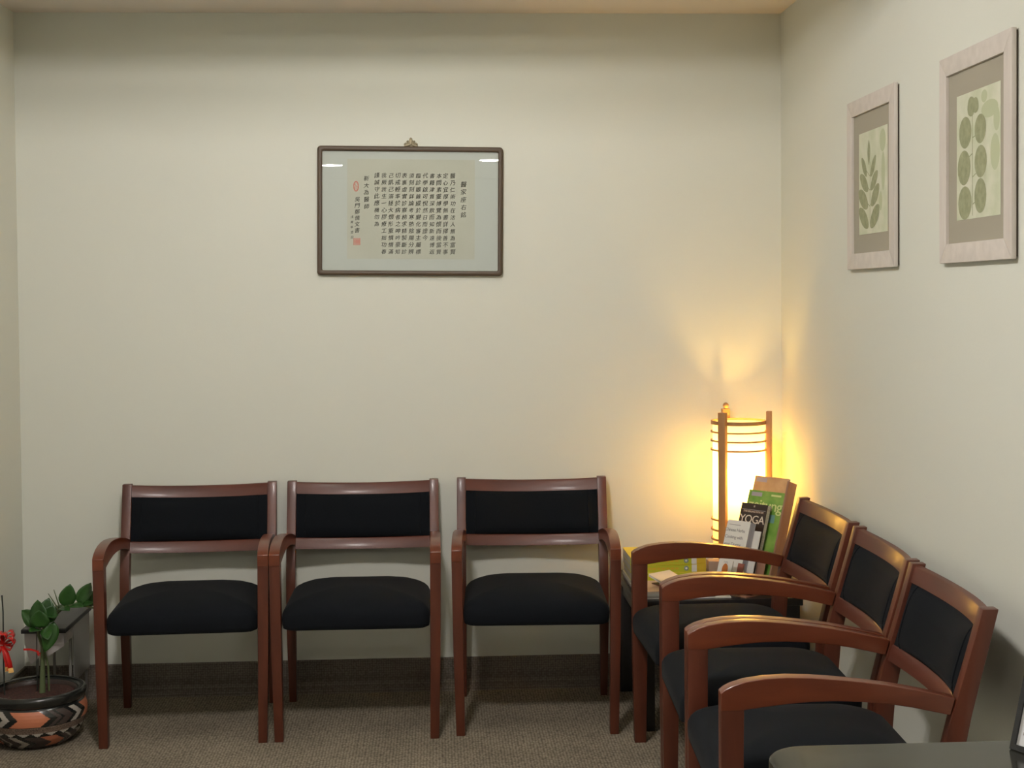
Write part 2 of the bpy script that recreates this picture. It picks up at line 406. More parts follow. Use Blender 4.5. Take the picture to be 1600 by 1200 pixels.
    def outline(ins, n=8):
        x1 = .258-ins; y0 = -.002+ins; y1 = .500-ins; o = []
        for cx, cy, r, a0 in ((x1, y0, .045, -90), (x1, y1, .10, 0), (-x1, y1, .10, 90), (-x1, y0, .045, 180)):
            r = max(.012, r-ins*.3)
            px = cx-math.copysign(r, cx); py = cy+r if cy < .2 else cy-r
            for k in range(n+1):
                a = math.radians(a0+90*k/n); o.append((px+r*math.cos(a), py+r*math.sin(a)-(.012*(1-(px/.26)**2) if cy < .2 else 0)))
        return o
    levels = [(.008, .393), (.001, .397), (-.001, .410), (-.002, .430), (-.001, .446), (.005, .459), (.016, .471), (.034, .482), (.060, .493), (.10, .503), (.15, .510), (.20, .513)]
    rings = [[bm.verts.new((x, y, z)) for x, y in outline(i)] for i, z in levels]
    n = len(rings[0])
    for a, b in zip(rings, rings[1:]):
        for k in range(n): bm.faces.new((a[k], a[(k+1) % n], b[(k+1) % n], b[k]))
    bm.faces.new(rings[0][::-1]); bm.faces.new(rings[-1])
    link('seat', bm, M['fabric'], t, smooth=60)
    bm = bmesh.new(); box(bm, -.235, .235, .035, .455, .387, .3945); link('seat_base', bm, M['dark'], t)
    return t
CH = 'matching wooden armchairs'
proto = make_chair('', CH)
def copy_tree(o, parent=None):
    c = o.copy(); COL.objects.link(c); c.parent = parent
    for ch in [x for x in o.children]: copy_tree(ch, c)
    return c
spots = [(-.893, -.677, .0456, 'cherry wood armchair with charcoal pad against back wall, leftmost, beside the potted plant'),
         (-.292, -.662, -.001, 'cherry wood armchair with charcoal pad, middle of the three along the back wall'),
         (.3446, -.652, -.040, 'cherry wood armchair, rightmost of the back wall row, next to side table'),
         (.677, -1.020, -1.550, 'cherry wood armchair facing left, farthest of the right wall row, in front of side table'),
         (.668, -1.623, -1.6145, 'cherry wood armchair facing left, middle of the right wall row between two others'),
         (.642, -2.226, -1.615, 'cherry wood armchair facing left, nearest the camera and the stone counter')]
for i, (x, y, a, lb) in enumerate(spots):
    o = proto if i == 0 else copy_tree(proto)
    o.location = (x, y, 0); o.rotation_euler = (0, 0, a); o['label'] = lb

# ------------------------------------------------------------------ calligraphy
def calligraphy():
    t = thing('framed_calligraphy', 'wide dark brown framed sheet of black brush calligraphy on the back wall', 'picture', (-.097, 0, 1.894))
    R = Matrix.Rotation(math.radians(.75), 4, 'Y')
    t.rotation_euler = (0, math.radians(.75), 0)
    W, Hh, b = .727, .506, .019
    k = .00249
    def frame_ring(ow, oh, iw, ih, y0, y1, rad, irad, mat):
        bm = bmesh.new(); n = 6
        def rr(w2, h2, r):
            o = []
            for cx, cz, a0 in ((w2-r, h2-r, 0), (-w2+r, h2-r, 90), (-w2+r, -h2+r, 180), (w2-r, -h2+r, 270)):
                for q in range(n+1):
                    a = math.radians(a0+90*q/n); o.append((cx+r*math.cos(a), cz+r*math.sin(a)))
            return o
        A, B = rr(ow, oh, rad), rr(iw, ih, irad)
        def ring(P, y): return [bm.verts.new((x, y, z)) for x, z in P]
        m = len(A); e = .003
        sh = lambda P, s: [(x*(1-s/ow), z*(1-s/oh)) for x, z in P]
        Rg = [ring(A, y1), ring(A, y0+e), ring(sh(A, e), y0), ring([(x*(1+e/iw), z*(1+e/ih)) for x, z in B], y0), ring(B, y0+e), ring(B, y1)]
        for i in range(6):
            P, Q = Rg[i], Rg[(i+1) % 6]
            for j in range(m): bm.faces.new((P[j], P[(j+1) % m], Q[(j+1) % m], Q[j]))
        return link('frame', bm, mat, t, smooth=50)
    frame_ring(W/2, Hh/2, W/2-b, Hh/2-b, -.024, -.001, .014, .006, M['art_frame'])
    bbox('mount', -W/2+.012, W/2-.012, -.011, -.002, -Hh/2+.012, Hh/2-.012, M['mat_blue'], t, bv=0)
    def px(u, v): return ((u-639.5)*k, (328.5-v)*k)
    x0, z1 = px(540, 247); x1, z0 = px(741, 404)
    pp = bbox('paper_sheet', x0, x1, -.0125, -.011, z0, z1, M['rice_paper'], t, bv=0)
    cols = [(723, 285, 12, '醫家座右銘', .029), (706, 272, 10.9, '醫乃仁術功在活人無為富賢', .0255), (694.6, 272, 10.9, '定心宜厚學無書詳擇善不事', .0255),
            (684, 272, 10.9, '本問素靈博覽為懷而後當賢', .0255), (673.2, 272, 10.9, '書籍津貫深飲而知新遠博返', .0255), (662.4, 272, 10.9, '代學啟可悅然日而證今', .0255),
            (651.6, 272, 10.9, '臨診雖雜縱於變化審主屬標', .0255), (640.6, 272, 10.9, '須刻刻詳論考寒熱陰陽分辨', .0255), (629.6, 272, 10.9, '表裏虛實診察務求精製斷診', .0255),
            (619.4, 272, 10.9, '切戒輕率於病者之呻吟豪知', .0255), (608.6, 272, 10.9, '己飢己溺拯大懷形重慎情滿', .0255), (597.6, 272, 10.9, '我厥我生一心膠療工拙功春', .0255),
            (586.4, 272, 10.9, '謹誠守此應機勿為', .0255), (570, 277, 11, '靳大為醫師', .026), (555.4, 310, 9.8, '吳門鄭慎文書', .024), (547.6, 338, 8, '戊寅年吉日', .014)]
    bm = bmesh.new()
    for u, v, pitch, s, size in cols:
        for i, ch in enumerate(s):
            x, z = px(u+random.uniform(-.3, .3), v+i*pitch)
            m = Matrix.Translation((x, -.0128, z-size*.36)) @ Matrix.Rotation(PI/2, 4, 'X') @ Matrix.Rotation(random.uniform(-.06, .06), 4, 'Z')
            sz = size*random.uniform(.78, .88)
            for dx, dz in ((-.0003, 0), (.0003, .0003)):
                add_text(bm, ch, sz, Matrix.Translation((dx, -.00005*(dx > 0), dz)) @ m @ Matrix(((1, .12, 0, 0), (.10, 1, 0, 0), (0, 0, 1, 0), (0, 0, 0, 1))))
    link('brush_writing', bm, M['ink'], t)
    bm = bmesh.new()
    x, z = px(554, 290)
    pts = [(x+.011*math.cos(a), z+.021*math.sin(a)) for a in [2*PI*q/20 for q in range(20)]]
    pin = [(x+.0075*math.cos(a), z+.0165*math.sin(a)) for a in [2*PI*q/20 for q in range(20)]]
    A = [bm.verts.new((p[0], -.0128, p[1])) for p in pts]; B = [bm.verts.new((p[0], -.0128, p[1])) for p in pin]
    for q in range(20): bm.faces.new((A[q], A[(q+1) % 20], B[(q+1) % 20], B[q]))
    add_text(bm, '心\n印', .017, Matrix.Translation((x, -.0128, z+.002)) @ Matrix.Rotation(PI/2, 4, 'X'), line=.9)
    link('seal_stamp', bm, M['seal'], t)
    bm = bmesh.new(); x, z = px(555.4, 377); s = .0135
    for a in ((-s, -s+.002, -s, s), (s-.002, s, -s, s), (-s, s, -s, -s+.002), (-s, s, s-.002, s)):
        bm.faces.new([bm.verts.new((x+p, -.0128, z+q)) for p, q in ((a[0], a[2]), (a[1], a[2]), (a[1], a[3]), (a[0], a[3]))])
    for q in range(4):
        bm.faces.new([bm.verts.new((x+p, -.0128, z+r)) for p, r in ((-s+.004+q*.0055, -s+.004), (-s+.0075+q*.0055, -s+.004), (-s+.0075+q*.0055, s-.004), (-s+.004+q*.0055, s-.004))])
    for q in range(3):
        bm.faces.new([bm.verts.new((x+p, -.0129, z+r)) for p, r in ((-s+.003, -s+.006+q*.007), (s-.003, -s+.006+q*.007), (s-.003, -s+.008+q*.007), (-s+.003, -s+.008+q*.007))])
    link('seal_stamp', bm, M['seal'], t)
    bbox('glass_pane', -W/2+b-.003, W/2-b+.003, -.0185, -.0165, -Hh/2+b-.003, Hh/2-b+.003, M['glass'], t, bv=0)
    # brass fan-shaped hanger
    bm = bmesh.new()
    pts = []
    for a, r in ((0, .030), (12, .026), (22, .030), (34, .022), (42, .030), (52, .024), (62, .032), (74, .028), (82, .037), (90, .040), (98, .037), (106, .028), (118, .032), (128, .024), (138, .030), (146, .022), (158, .030), (168, .026), (180, .030)):
        pts.append((r*math.cos(math.radians(a)), r*math.sin(math.radians(a))))
    A = [bm.verts.new((p[0], -.016, p[1])) for p in pts]; B = [bm.verts.new((p[0], -.004, p[1])) for p in pts]
    c0 = bm.verts.new((0, -.021, .012)); c1 = bm.verts.new((0, -.004, .0))
    for q in range(len(pts)-1):
        bm.faces.new((A[q], A[q+1], c0)); bm.faces.new((B[q+1], B[q], c1)); bm.faces.new((A[q], B[q], B[q+1], A[q+1]))
    bm.faces.new((A[0], c0, A[-1], B[-1], c1, B[0])) if False else None
    bmesh.ops.transform(bm, matrix=Matrix.Translation((0.001, 0, Hh/2-.004)), verts=bm.verts[:])
    h = link('hanger', bm, M['brass'], t)
    bm = bmesh.new()
    for q in range(5):
        a = math.radians(30+q*30); r = .027 if q != 2 else .034
        bmesh.ops.create_icosphere(bm, subdivisions=1, radius=.0045, matrix=Matrix.Translation((r*math.cos(a)+.001, -.016, r*math.sin(a)+Hh/2-.004)))
    link('bead', bm, M['brass'], h, smooth=60)
calligraphy()

# ------------------------------------------------------------------ botanical prints on the right wall
def ellipse_pts(cs, cz, rs, rz, tilt=0, n=20, point=0):
    o = []
    for q in range(n):
        a = 2*PI*q/n; x = rs*math.cos(a); z = rz*math.sin(a)
        x *= 1-point*abs(math.sin(a))**2*.55
        o.append((cs+x*math.cos(tilt)-z*math.sin(tilt), cz+x*math.sin(tilt)+z*math.cos(tilt)))
    return o
def botanical(s0, label, leaves, blots, stem):
    # local x runs along the wall toward the camera, local y out from the wall is negative, z up
    W, Z0, Z1 = .492, 1.634, 2.181
    t = thing('framed_botanical_print', label, 'picture', (XR, -s0, Z0), -PI/2)
    Hh = Z1-Z0; b = .051
    # mitred frame pieces
    def piece(P, mat):
        bm = bmesh.new()
        A = [bm.verts.new((p[0], -.018, p[1])) for p in P]; B = [bm.verts.new((p[0], -.006, p[1])) for p in P]
        bm.faces.new(A); bm.faces.new(B[::-1])
        for q in range(4): bm.faces.new((A[q], B[q], B[(q+1) % 4], A[(q+1) % 4]))
        bevel(bm, .002); link('frame_rail', bm, mat, t, smooth=35)
    piece([(0, 0), (W, 0), (W-b, b), (b, b)], M['whitewash']); piece([(0, Hh), (b, Hh-b), (W-b, Hh-b), (W, Hh)], M['whitewash'])
    piece([(0, 0), (b, b), (b, Hh-b), (0, Hh)], M['whitewash_h']); piece([(W, 0), (W, Hh), (W-b, Hh-b), (W-b, b)], M['whitewash_h'])
    bbox('backing', .006, W-.006, -.006, -.0005, .006, Hh-.006, M['frame_side'], t, bv=0)
    bbox('mount', b-.002, W-b+.002, -.0095, -.0061, b-.002, Hh-b+.002, M['taupe'], t, bv=0)
    bbox('print_sheet', .111, W-.087, -.0102, -.0095, .110, Hh-.113, M['print_paper'], t, bv=0)
    bm = bmesh.new()
    for (s, z, rs, rz, tl, pt) in leaves: bm.faces.new([bm.verts.new((p-s0, -.0106-.00004*leaves.index((s, z, rs, rz, tl, pt)), z2-Z0)) for p, z2 in ellipse_pts(s, z, rs, rz, tl, point=pt)])
    for a, c in stem:
        d = Vector((c[0]-a[0], c[1]-a[1])).normalized(); n = Vector((-d.y, d.x))*.0014
        bm.faces.new([bm.verts.new((p[0]-s0, -.0105, p[1]-Z0)) for p in ((a[0]-n.x, a[1]-n.y), (c[0]-n.x, c[1]-n.y), (c[0]+n.x, c[1]+n.y), (a[0]+n.x, a[1]+n.y))])
    link('leaf_print', bm, M['leaf_print'], t)
    bm = bmesh.new()
    for i, (s, z, rs, rz) in enumerate(blots): bm.faces.new([bm.verts.new((p-s0, -.0103-.00004*i, z2-Z0)) for p, z2 in ellipse_pts(s, z, rs, rz)])
    link('pale_blot_print', bm, M['leaf_print2'], t)
botanical(.987, 'whitewashed square frame with print of pointed leaf pairs, left one on right wall',
    [(1.205, 2.000, .015, .040, 0, .9), (1.155, 1.958, .017, .042, .72, .5), (1.250, 1.954, .017, .042, -.72, .5), (1.155, 1.908, .022, .052, 1.02, .4), (1.260, 1.908, .020, .046, -.95, .5),
     (1.145, 1.856, .026, .058, 1.08, .3), (1.270, 1.862, .024, .052, -.95, .4), (1.150, 1.796, .026, .060, 1.05, .3), (1.266, 1.796, .027, .056, -1.0, .3)],
    [(1.345, 2.025, .03, .035), (1.35, 1.93, .018, .06), (1.325, 1.84, .016, .03)],
    [((1.215, 1.775), (1.218, 1.97)), ((1.215, 1.925), (1.17, 1.95)), ((1.215, 1.925), (1.25, 1.95)), ((1.215, 1.83), (1.17, 1.85)), ((1.215, 1.83), (1.26, 1.86)), ((1.215, 1.88), (1.18, 1.9)), ((1.215, 1.88), (1.25, 1.9))])
botanical(1.864, 'whitewashed square frame with print of large round leaves, right one on right wall',
    [(2.036, 1.968, .043, .041, 0, 0), (2.028, 1.878, .045, .045, 0, 0), (2.034, 1.787, .047, .043, 0, 0), (2.140, 1.967, .038, .037, .1, 0), (2.142, 1.885, .041, .041, 0, 0), (2.140, 1.799, .040, .044, 0, 0),
     (2.078, 2.030, .027, .026, .5, .3), (2.108, 2.030, .022, .020, -.6, .3)],
    [(2.20, 2.01, .055, .022), (2.235, 1.90, .030, .045), (2.165, 2.045, .02, .016), (2.245, 1.98, .02, .03)],
    [((2.087, 1.752), (2.086, 2.02)), ((2.087, 1.91), (2.05, 1.90)), ((2.087, 1.85), (2.12, 1.86)), ((2.087, 1.78), (2.12, 1.79)), ((2.087, 1.95), (2.12, 1.955))])

# ------------------------------------------------------------------ side table
TZ = .470
def side_table():
    t = thing('side_table', 'low black square side table in the corner under the lamp and magazines', 'table', (1.0, -.335, 0))
    bbox('tabletop', -.30, .30, -.308, .285, TZ-.028, TZ, M['black_lacquer'], t, bv=.003)
    for sx in (-1, 1):
        for sy in (-1, 1):
            x, y = sx*.262, (.250 if sy > 0 else -.273)
            bbox('leg', x-.028, x+.028, y-.028, y+.028, 0, TZ-.0285, M['black_lacquer'], t)
    for sy in (-1, 1): bbox('apron', -.233, .233, (.262 if sy > 0 else -.285)-.009, (.262 if sy > 0 else -.285)+.009, TZ-.085, TZ-.0285, M['black_lacquer'], t)
    for sx in (-1, 1): bbox('apron', sx*.272-.009, sx*.272+.009, -.244, .221, TZ-.085, TZ-.0285, M['black_lacquer'], t)
side_table()

# ------------------------------------------------------------------ lamp
def lamp():
    cx, cy = 1.166, -.185
    t = thing('table_lamp', 'tall lit paper cylinder table lamp with wooden posts and hoops in the corner', 'lamp', (cx, cy, TZ))
    R = .100; top = 1.068-TZ
    bm = bmesh.new(); lathe(bm, [(R, .055), (R, top-.006)], 64)
    link('lamp_shade', bm, M['shade'], t, smooth=80)
    bm = bmesh.new(); lathe(bm, [(.0005, .02), (R+.004, .02), (R+.004, .05), (.0005, .05)], 48); link('base', bm, M['lamp_wood'], t, smooth=40)
    for a in (-20, -133, 104):
        a = math.radians(a); m = Matrix.Rotation(a, 4, 'Z')
        bm = bmesh.new(); box(bm, R+.007, R+.027, -.0155, .0155, 0, 1.106-TZ, mat=m); bevel(bm, .002)
        link('post', bm, M['lamp_wood'], t, smooth=35)
    def hoop(z, h, th):
        bm = bmesh.new(); ring_band(bm, R+.0008, R+.0008+th, z-h/2, z+h/2, 64); link('hoop', bm, M['lamp_wood'], t, smooth=50)
    hoop(1.062-TZ, .014, .006)
    for z in (1.026, .992, .957, .688, .648, .611, .575): hoop(z-TZ, .0062, .007)
    # finial on the rear post
    a = math.radians(104)
    bm = bmesh.new(); bmesh.ops.create_uvsphere(bm, u_segments=16, v_segments=10, radius=.012, matrix=Matrix.Translation(((R+.014)*math.cos(a), (R+.014)*math.sin(a), 1.118-TZ)))
    link('finial', bm, M['lamp_wood'], t, smooth=80)
    # bulb and holder
    zb = .865-TZ
    bm = bmesh.new(); tube(bm, [(0, 0, .05), (0, 0, zb-.055)], .010, 12); link('bulb_holder', bm, M['lamp_wood'], t, smooth=50)
    bm = bmesh.new()
    lathe(bm, [(.0005, zb-.055), (.013, zb-.055), (.013, zb-.035), (.024, zb-.012), (.029, zb+.008), (.024, zb+.026), (.012, zb+.036), (.0005, zb+.038)], 20)
    link('bulb', bm, M['bulb'], t, smooth=70)
lamp()

# ------------------------------------------------------------------ phone directories and magazines on the table
def directory(z, label, x0=.712, y0=-.412, dx=0, dy=0):
    t = thing('phone_directory', label, 'book', (x0+dx, y0+dy, z), group='yellow directories stacked on the side table')
    W, D, T = .282, .225, .0285
    bbox('page_block', .001, W-.004, .003, D-.001, .001, T-.0012, M['paper_edge'], t, bv=0)
    bm = bmesh.new()
    box(bm, 0, W, 0, D, T-.0011, T, 0); box(bm, 0, W, 0, D, 0, .0009, 0); box(bm, 0, W, 0, .0028, .0009, T-.0011, 1)
    c = link('cover', bm, M['yellow'], t, mats=[M['yellow'], M['yellow_green']])
    e = .0003
    bm = bmesh.new()
    box(bm, .085, .112, 0, D, T, T+e, 0); box(bm, .118, .126, 0, D, T, T+e, 1); box(bm, .132, .140, 0, D, T, T+e, 1)
    for q in range(7): box(bm, .150+q*.017, .160+q*.017, .03+.02*(q % 3), .12+.02*(q % 2), T, T+e, 2 if q % 2 else 1)
    box(bm, .228, .247, -e, 0, .001, T-.001, 1); box(bm, .247, W, -e, 0, .001, T-.001, 3)
    cx, cz, r = .208, T/2, .009
    for rr, mi, ee in ((r, 4, e), (r*.45, 1, 2*e)):
        f = [bm.verts.new((cx+rr*math.cos(2*PI*k/18), -ee, cz+rr*math.sin(2*PI*k/18))) for k in range(18)]
        fc = bm.faces.new(f); fc.material_index = mi
    for q in range(9): box(bm, .03+q*.017, .043+q*.017, -e, 0, .010, .018, 5)
    link('cover_print', bm, M['lilac'], t, mats=[M['lilac'], M['paper'], M['yellow_green'], M['orange_yellow'], M['grey_logo'], M['orange_yellow']])
directory(.4965, 'thick yellow phone directory at the bottom of the stack of three', dx=.002)
directory(.5255, 'thick yellow phone directory in the middle of the stack of three', dy=.002)
directory(.5545, 'thick yellow phone directory on top of the stack of three, cover showing', dx=-.001)
def magazine(loc, rz, W, D, T, cover, label, group='magazines lying on the side table', edge='paper'):
    t = thing('magazine', label, 'magazine', loc, rz, group)
    bbox('pages', .001, W-.001, .001, D-.001, .0006, T-.0006, M[edge], t, bv=0)
    bm = bmesh.new(); box(bm, 0, W, 0, D, T-.0005, T); box(bm, 0, W, 0, D, 0, .0005); box(bm, 0, .001, 0, D, .0005, T-.0005)
    link('cover', bm, M[cover], t)
magazine((.712, -.400, TZ+.0001), 0, .275, .210, .013, 'lilac', 'lilac covered magazine flat on the table at the bottom under the directories')
magazine((.709, -.404, TZ+.0135), 0, .275, .210, .0128, 'paper', 'white covered magazine flat directly under the yellow directories')
magazine((.713, -.618, TZ+.0001), 0, .275, .208, .006, 'lilac', 'grey lilac magazine at the bottom of the front pile')
magazine((.716, -.617, TZ+.0063), 0, .272, .206, .004, 'black_cover', 'dark covered magazine second from bottom of the front pile')
magazine((.710, -.615, TZ+.0105), 0, .275, .205, .010, 'paper', 'white magazine in the middle of the front pile')
magazine((.719, -.613, TZ+.0207), 0, .270, .204, .006, 'peach', 'peach covered magazine near the top of the front pile')
magazine((.835, -.600, TZ+.0270), .42, .20, .135, .004, 'brown_cover', 'brown covered magazine lying askew on top of the front pile')
magazine((.955, -.616, TZ+.0001), -.05, .09, .20, .003, 'paper', 'thin white leaflet flat at the front table edge, right of the piles')
def packet():
    t = thing('folded_paper_pad', 'folded cream paper pad lying tilted on the magazine pile against the directories', 'paper', (.835, -.515, .524))
    m = Matrix.Rotation(math.radians(38), 4, 'Z') @ Matrix.Rotation(math.radians(17), 4, 'X')
    bm = bmesh.new(); box(bm, -.055, .055, -.047, .047, -.006, .002, mat=m); bevel(bm, .0015); link('pad', bm, M['paper'], t, smooth=35)
    bm = bmesh.new(); box(bm, -.056, .056, -.048, .049, .0022, .0032, mat=m); link('top_sheet', bm, M['cream_print'], t)
packet()
def tan_box():
    t = thing('small_box', 'small tan card box with brown panel between directories and book rack', 'box', (1.000, -.435, TZ))
    bbox('body', 0, .062, 0, .055, 0, .098, M['box_tan'], t, bv=.0015)
    bbox('brown_panel', .004, .036, -.0004, 0, .004, .052, M['brown_cover'], t, bv=0)
tan_box()

# ------------------------------------------------------------------ book rack: leaning, turned to face the room
TH, PH = math.radians(51), math.radians(18.7)
RO = Vector((1.199, -.330, .872))
rv = Vector((math.cos(TH), -math.sin(TH), 0)); uv = Vector((math.sin(PH)*math.sin(TH), math.sin(PH)*math.cos(TH), math.cos(PH))); nv = rv.cross(uv)
def rack_matrix(r=0, u=0, n=0):
    p = RO+rv*r+uv*u+nv*n
    # local x = along the rack, local y = away from the viewer, local z = up the slope
    return Matrix(((rv.x, -nv.x, uv.x, p.x), (rv.y, -nv.y, uv.y, p.y), (rv.z, -nv.z, uv.z, p.z), (0, 0, 0, 1)))
def ub(n): return (TZ+.008-RO.z-nv.z*n)/uv.z      # slope coordinate just above the table top
def leaning(name, r0, r1, u0, u1, n, thick, cover, label, cat, edge='paper_edge', deco=None, group=None):
    u0 = ub(n)+u0
    t = bpy.data.objects.new(name, None); COL.objects.link(t); t.matrix_world = rack_matrix(r0, u0, n); tag(t, label, cat, group)
    W, Hh = r1-r0, u1-u0
    bbox('pages', .001, W-.0005, .0010, thick-.001, .001, Hh-.0012, M[edge], t, bv=0)
    bm = bmesh.new(); box(bm, 0, W, 0, .0009, 0, Hh); box(bm, 0, W, thick-.0009, thick, 0, Hh); box(bm, 0, .0009, .0009, thick-.0009, 0, Hh)
    link('cover', bm, M[cover], t)
    if deco: deco(t, W, Hh)
    return t
FX = Matrix.Rotation(PI/2, 4, 'X')
def txt(t, s, size, x, z, mat, sp=1.0, name='lettering', bold=0, e=.0004):
    bm = bmesh.new(); add_text(bm, s, size, Matrix.Translation((x, -e, z)) @ FX, spacing=sp)
    if bold:
        bm2 = bmesh.new(); add_text(bm, s, size, Matrix.Translation((x+bold, -e-.00005, z)) @ FX, spacing=sp); bm2.free()
    return link(name, bm, M[mat], t)
def strip(t, x0, x1, z0, z1, mat, e=.0003, name='cover_print'):
    bm = bmesh.new(); box(bm, x0, x1, -e, 0, z0, z1); return link(name, bm, M[mat], t)
UB = -.414
def d_tan(t, W, Hh):
    strip(t, .010, .058, Hh-.022, Hh-.006, 'lilac'); txt(t, 'zeitung', .050, W/2+.006, Hh-.085, 'tan_text', .95)
def d_green(t, W, Hh):
    strip(t, .014, .062, Hh-.022, Hh-.007, 'lilac'); txt(t, 'zeitung', .058, W/2+.004, Hh-.072, 'pale_green', .93, bold=.0015)
    strip(t, .100, .140, Hh-.115, Hh-.085, 'teal'); strip(t, .085, .100, .02, Hh-.075, 'teal')
    strip(t, .105, .150, Hh-.017, Hh-.010, 'pale_green', name='small_print')
def d_yoga(t, W, Hh):
    txt(t, 'YOGA', .043, W/2, Hh-.073, 'cream_print', .9, bold=.0006); strip(t, .012, W-.012, Hh-.034, Hh-.026, 'brown_cover')
    strip(t, .006, W-.006, Hh-.0245, Hh-.0225, 'grey_print'); txt(t, 'THE HEALING PATH OF', .0085, W/2, Hh-.033, 'cream_print')
    txt(t, '*', .02, W/2, Hh-.020, 'cream_print')
def d_white(t, W, Hh):
    strip(t, .010, W*.60, Hh-.018, Hh-.016, 'grey_print')
    for i, s in enumerate(('Chinese Herbs', 'Cooking with', 'your Doctor')): txt(t, s, .0170, W*.40, Hh-.042-i*.026, 'grey_print', .9, bold=.0007)
def d_card(t, W, Hh):
    bm = bmesh.new(); bm.faces.new([bm.verts.new((p, -.0004, z)) for p, z in ellipse_pts(W*.52, Hh-.036, .0135, .022)]); link('orange_figure', bm, M['orange'], t)
    txt(t, 'TIPS', .011, W*.5, Hh-.014, 'grey_print')
leaning('magazine', 0, .156, .012, 0, 0, .010, 'tan_cover', 'tan magazine standing at the back of the rack, tallest', 'magazine', deco=d_tan, group='magazines standing in the rack')
leaning('magazine', .010, .174, .012, -.060, .030, .008, 'green_cover', 'green magazine standing in the rack behind the black yoga book', 'magazine', deco=d_green, group='magazines standing in the rack')
leaning('book', .017, .137, .012, -.117, .066, .020, 'black_cover', 'black yoga book with pale lettering standing in the rack', 'book', deco=d_yoga)
leaning('booklet', .040, .145, .012, -.219, .087, .004, 'paper', 'thin white booklet between yoga book and thick white book', 'booklet')
leaning('book', .012, .117, .012, -.194, .120, .032, 'paper', 'thick white paperback with grey lettering standing in front in the rack', 'book', edge='shaded_paper', deco=d_white)
leaning('card', .052, .116, .006, -.347, .172, .004, 'paper', 'small white card with orange oval figure at the foot of the rack', 'card', deco=d_card)
leaning('brochure', .122, .150, .006, -.350, .150, .006, 'red_brown', 'small red brown brochure at the foot of the rack beside the orange card', 'brochure')
def rack():
    t = bpy.data.objects.new('book_rack', None); COL.objects.link(t); t.matrix_world = rack_matrix(0, UB, 0)
    tag(t, 'stepped brown wooden rack leaning back on the side table, holding books', 'rack')
    # back board behind the rear magazine
    bm = bmesh.new(); box(bm, -.004, .176, .0105, .017, .004, .396); bevel(bm, .001); link('back_board', bm, M['rack_wood'], t)
    # side cheek, seen as the brown strip right of the magazines
    bm = bmesh.new(); box(bm, .1765, .184, -.034, .017, .002, .400); bevel(bm, .001); link('side_panel', bm, M['rack_wood'], t)
    # stepped shelves under the tiers
    for n0, n1 in ((.0265, .0005), (.0445, .0335), (.0845, .0685), (.1195, .0885)):
        bm = bmesh.new(); z = ub((n0+n1)/2)-UB+.002; box(bm, -.004, .176, -n0, -n1, z, z+.005); link('shelf', bm, M['rack_wood'], t)
    for n0, z1 in ((.0245, .20), (.0600, .12)):
        bm = bmesh.new(); box(bm, .004, .172, -n0, -n0+.003, ub(n0)-UB+.008, z1); link('divider', bm, M['rack_wood'], t)
    # floor plate resting flat on the table
    inv = rack_matrix(0, UB, 0).inverted()
    bm = bmesh.new(); p = rack_matrix(0, UB, 0).translation
    zz = TZ+.0005
    q = [Vector((p.x, p.y, zz))+rv*a+Vector((nv.x, nv.y, 0)).normalized()*b for a, b in ((-.002, -.03), (.172, -.03), (.172, .14), (-.002, .14))]
    A = [bm.verts.new(inv @ v) for v in q]; B = [bm.verts.new(inv @ (v+Vector((0, 0, .005)))) for v in q]
    bm.faces.new(A); bm.faces.new(B)
    for k in range(4): bm.faces.new((A[k], B[k], B[(k+1) % 4], A[(k+1) % 4]))
    link('base_plate', bm, M['rack_wood'], t)
rack()

# ------------------------------------------------------------------ potted plant at the left
PX, PY = -1.425, -.565
def pot():
    t = thing('plant_pot', 'round patterned pot with orange, cream and black bands on the floor at left', 'pot', (PX, PY, 0))
    prof = [(.100, 0), (.110, .004), (.132, .020), (.150, .040), (.162, .060), (.1685, .080), (.1715, .088), (.1735, .100), (.1745, .112), (.1735, .124), (.170, .136), (.165, .146), (.160, .152)]
    # refine
    fine = []
    for (a, b) in zip(prof, prof[1:]):
        for k in range(6): fine.append((a[0]+(b[0]-a[0])*k/6, a[1]+(b[1]-a[1])*k/6))
    fine.append(prof[-1])
    def mi(i, k, u, z):
        if z > .147: return 0
        if z > .092:         # main band: everything is a chevron pointing right
            v = abs((z-.1195)/.0275)
            if v > .96: return 0
            q = (u*4+.33+.13*v-.13*.5) % 1.0
            for lim, m_ in ((.10, 3), (.21, 0), (.60, 2), (.70, 0), (.76, 1), (.80, 0), (.93, 1)):
                if q < lim: return m_
            return 0
        if z > .070: return 4
        v = z/.070
        tri = abs(((u*22) % 1)-.5)*2
        if z > .056: return 3 if (z-.056)/.014 > tri+.1 else 0
        q = (u*4+.05+.30*abs(v-.42)*1.6) % 1.0
        if q < .12: return 3
        if q < .22: return 0
        if .45 < q < .66 and v > .2: return 2
        if .66 < q < .72: return 0
        if .80 < q < .84: return 3
        return 1
    bm = bmesh.new(); rings = lathe(bm, fine, 320, mi); bm.faces.new(rings[0][::-1])
    link('body', bm, None, t, smooth=60, mats=[M['pot_black'], M['pot_brown'], M['pot_orange'], M['pot_cream'], M['pot_tan']])
    bm = bmesh.new(); lathe(bm, [(.160, .152), (.166, .158), (.1705, .170), (.1715, .181), (.168, .188), (.162, .191), (.152, .190), (.144, .186), (.140, .178), (.140, .150)], 96)
    link('rim', bm, M['pot_black'], t, smooth=70)
    bm = bmesh.new(); lathe(bm, [(.1395, .181), (.135, .178), (.134, .160)], 96); link('liner', bm, M['pot_brown'], t, smooth=60)
    bm = bmesh.new(); R = lathe(bm, [(.134, .166), (.09, .168), (.05, .171), (.002, .170)], 40)
    link('soil', bm, M['soil'], t, smooth=60)
pot()
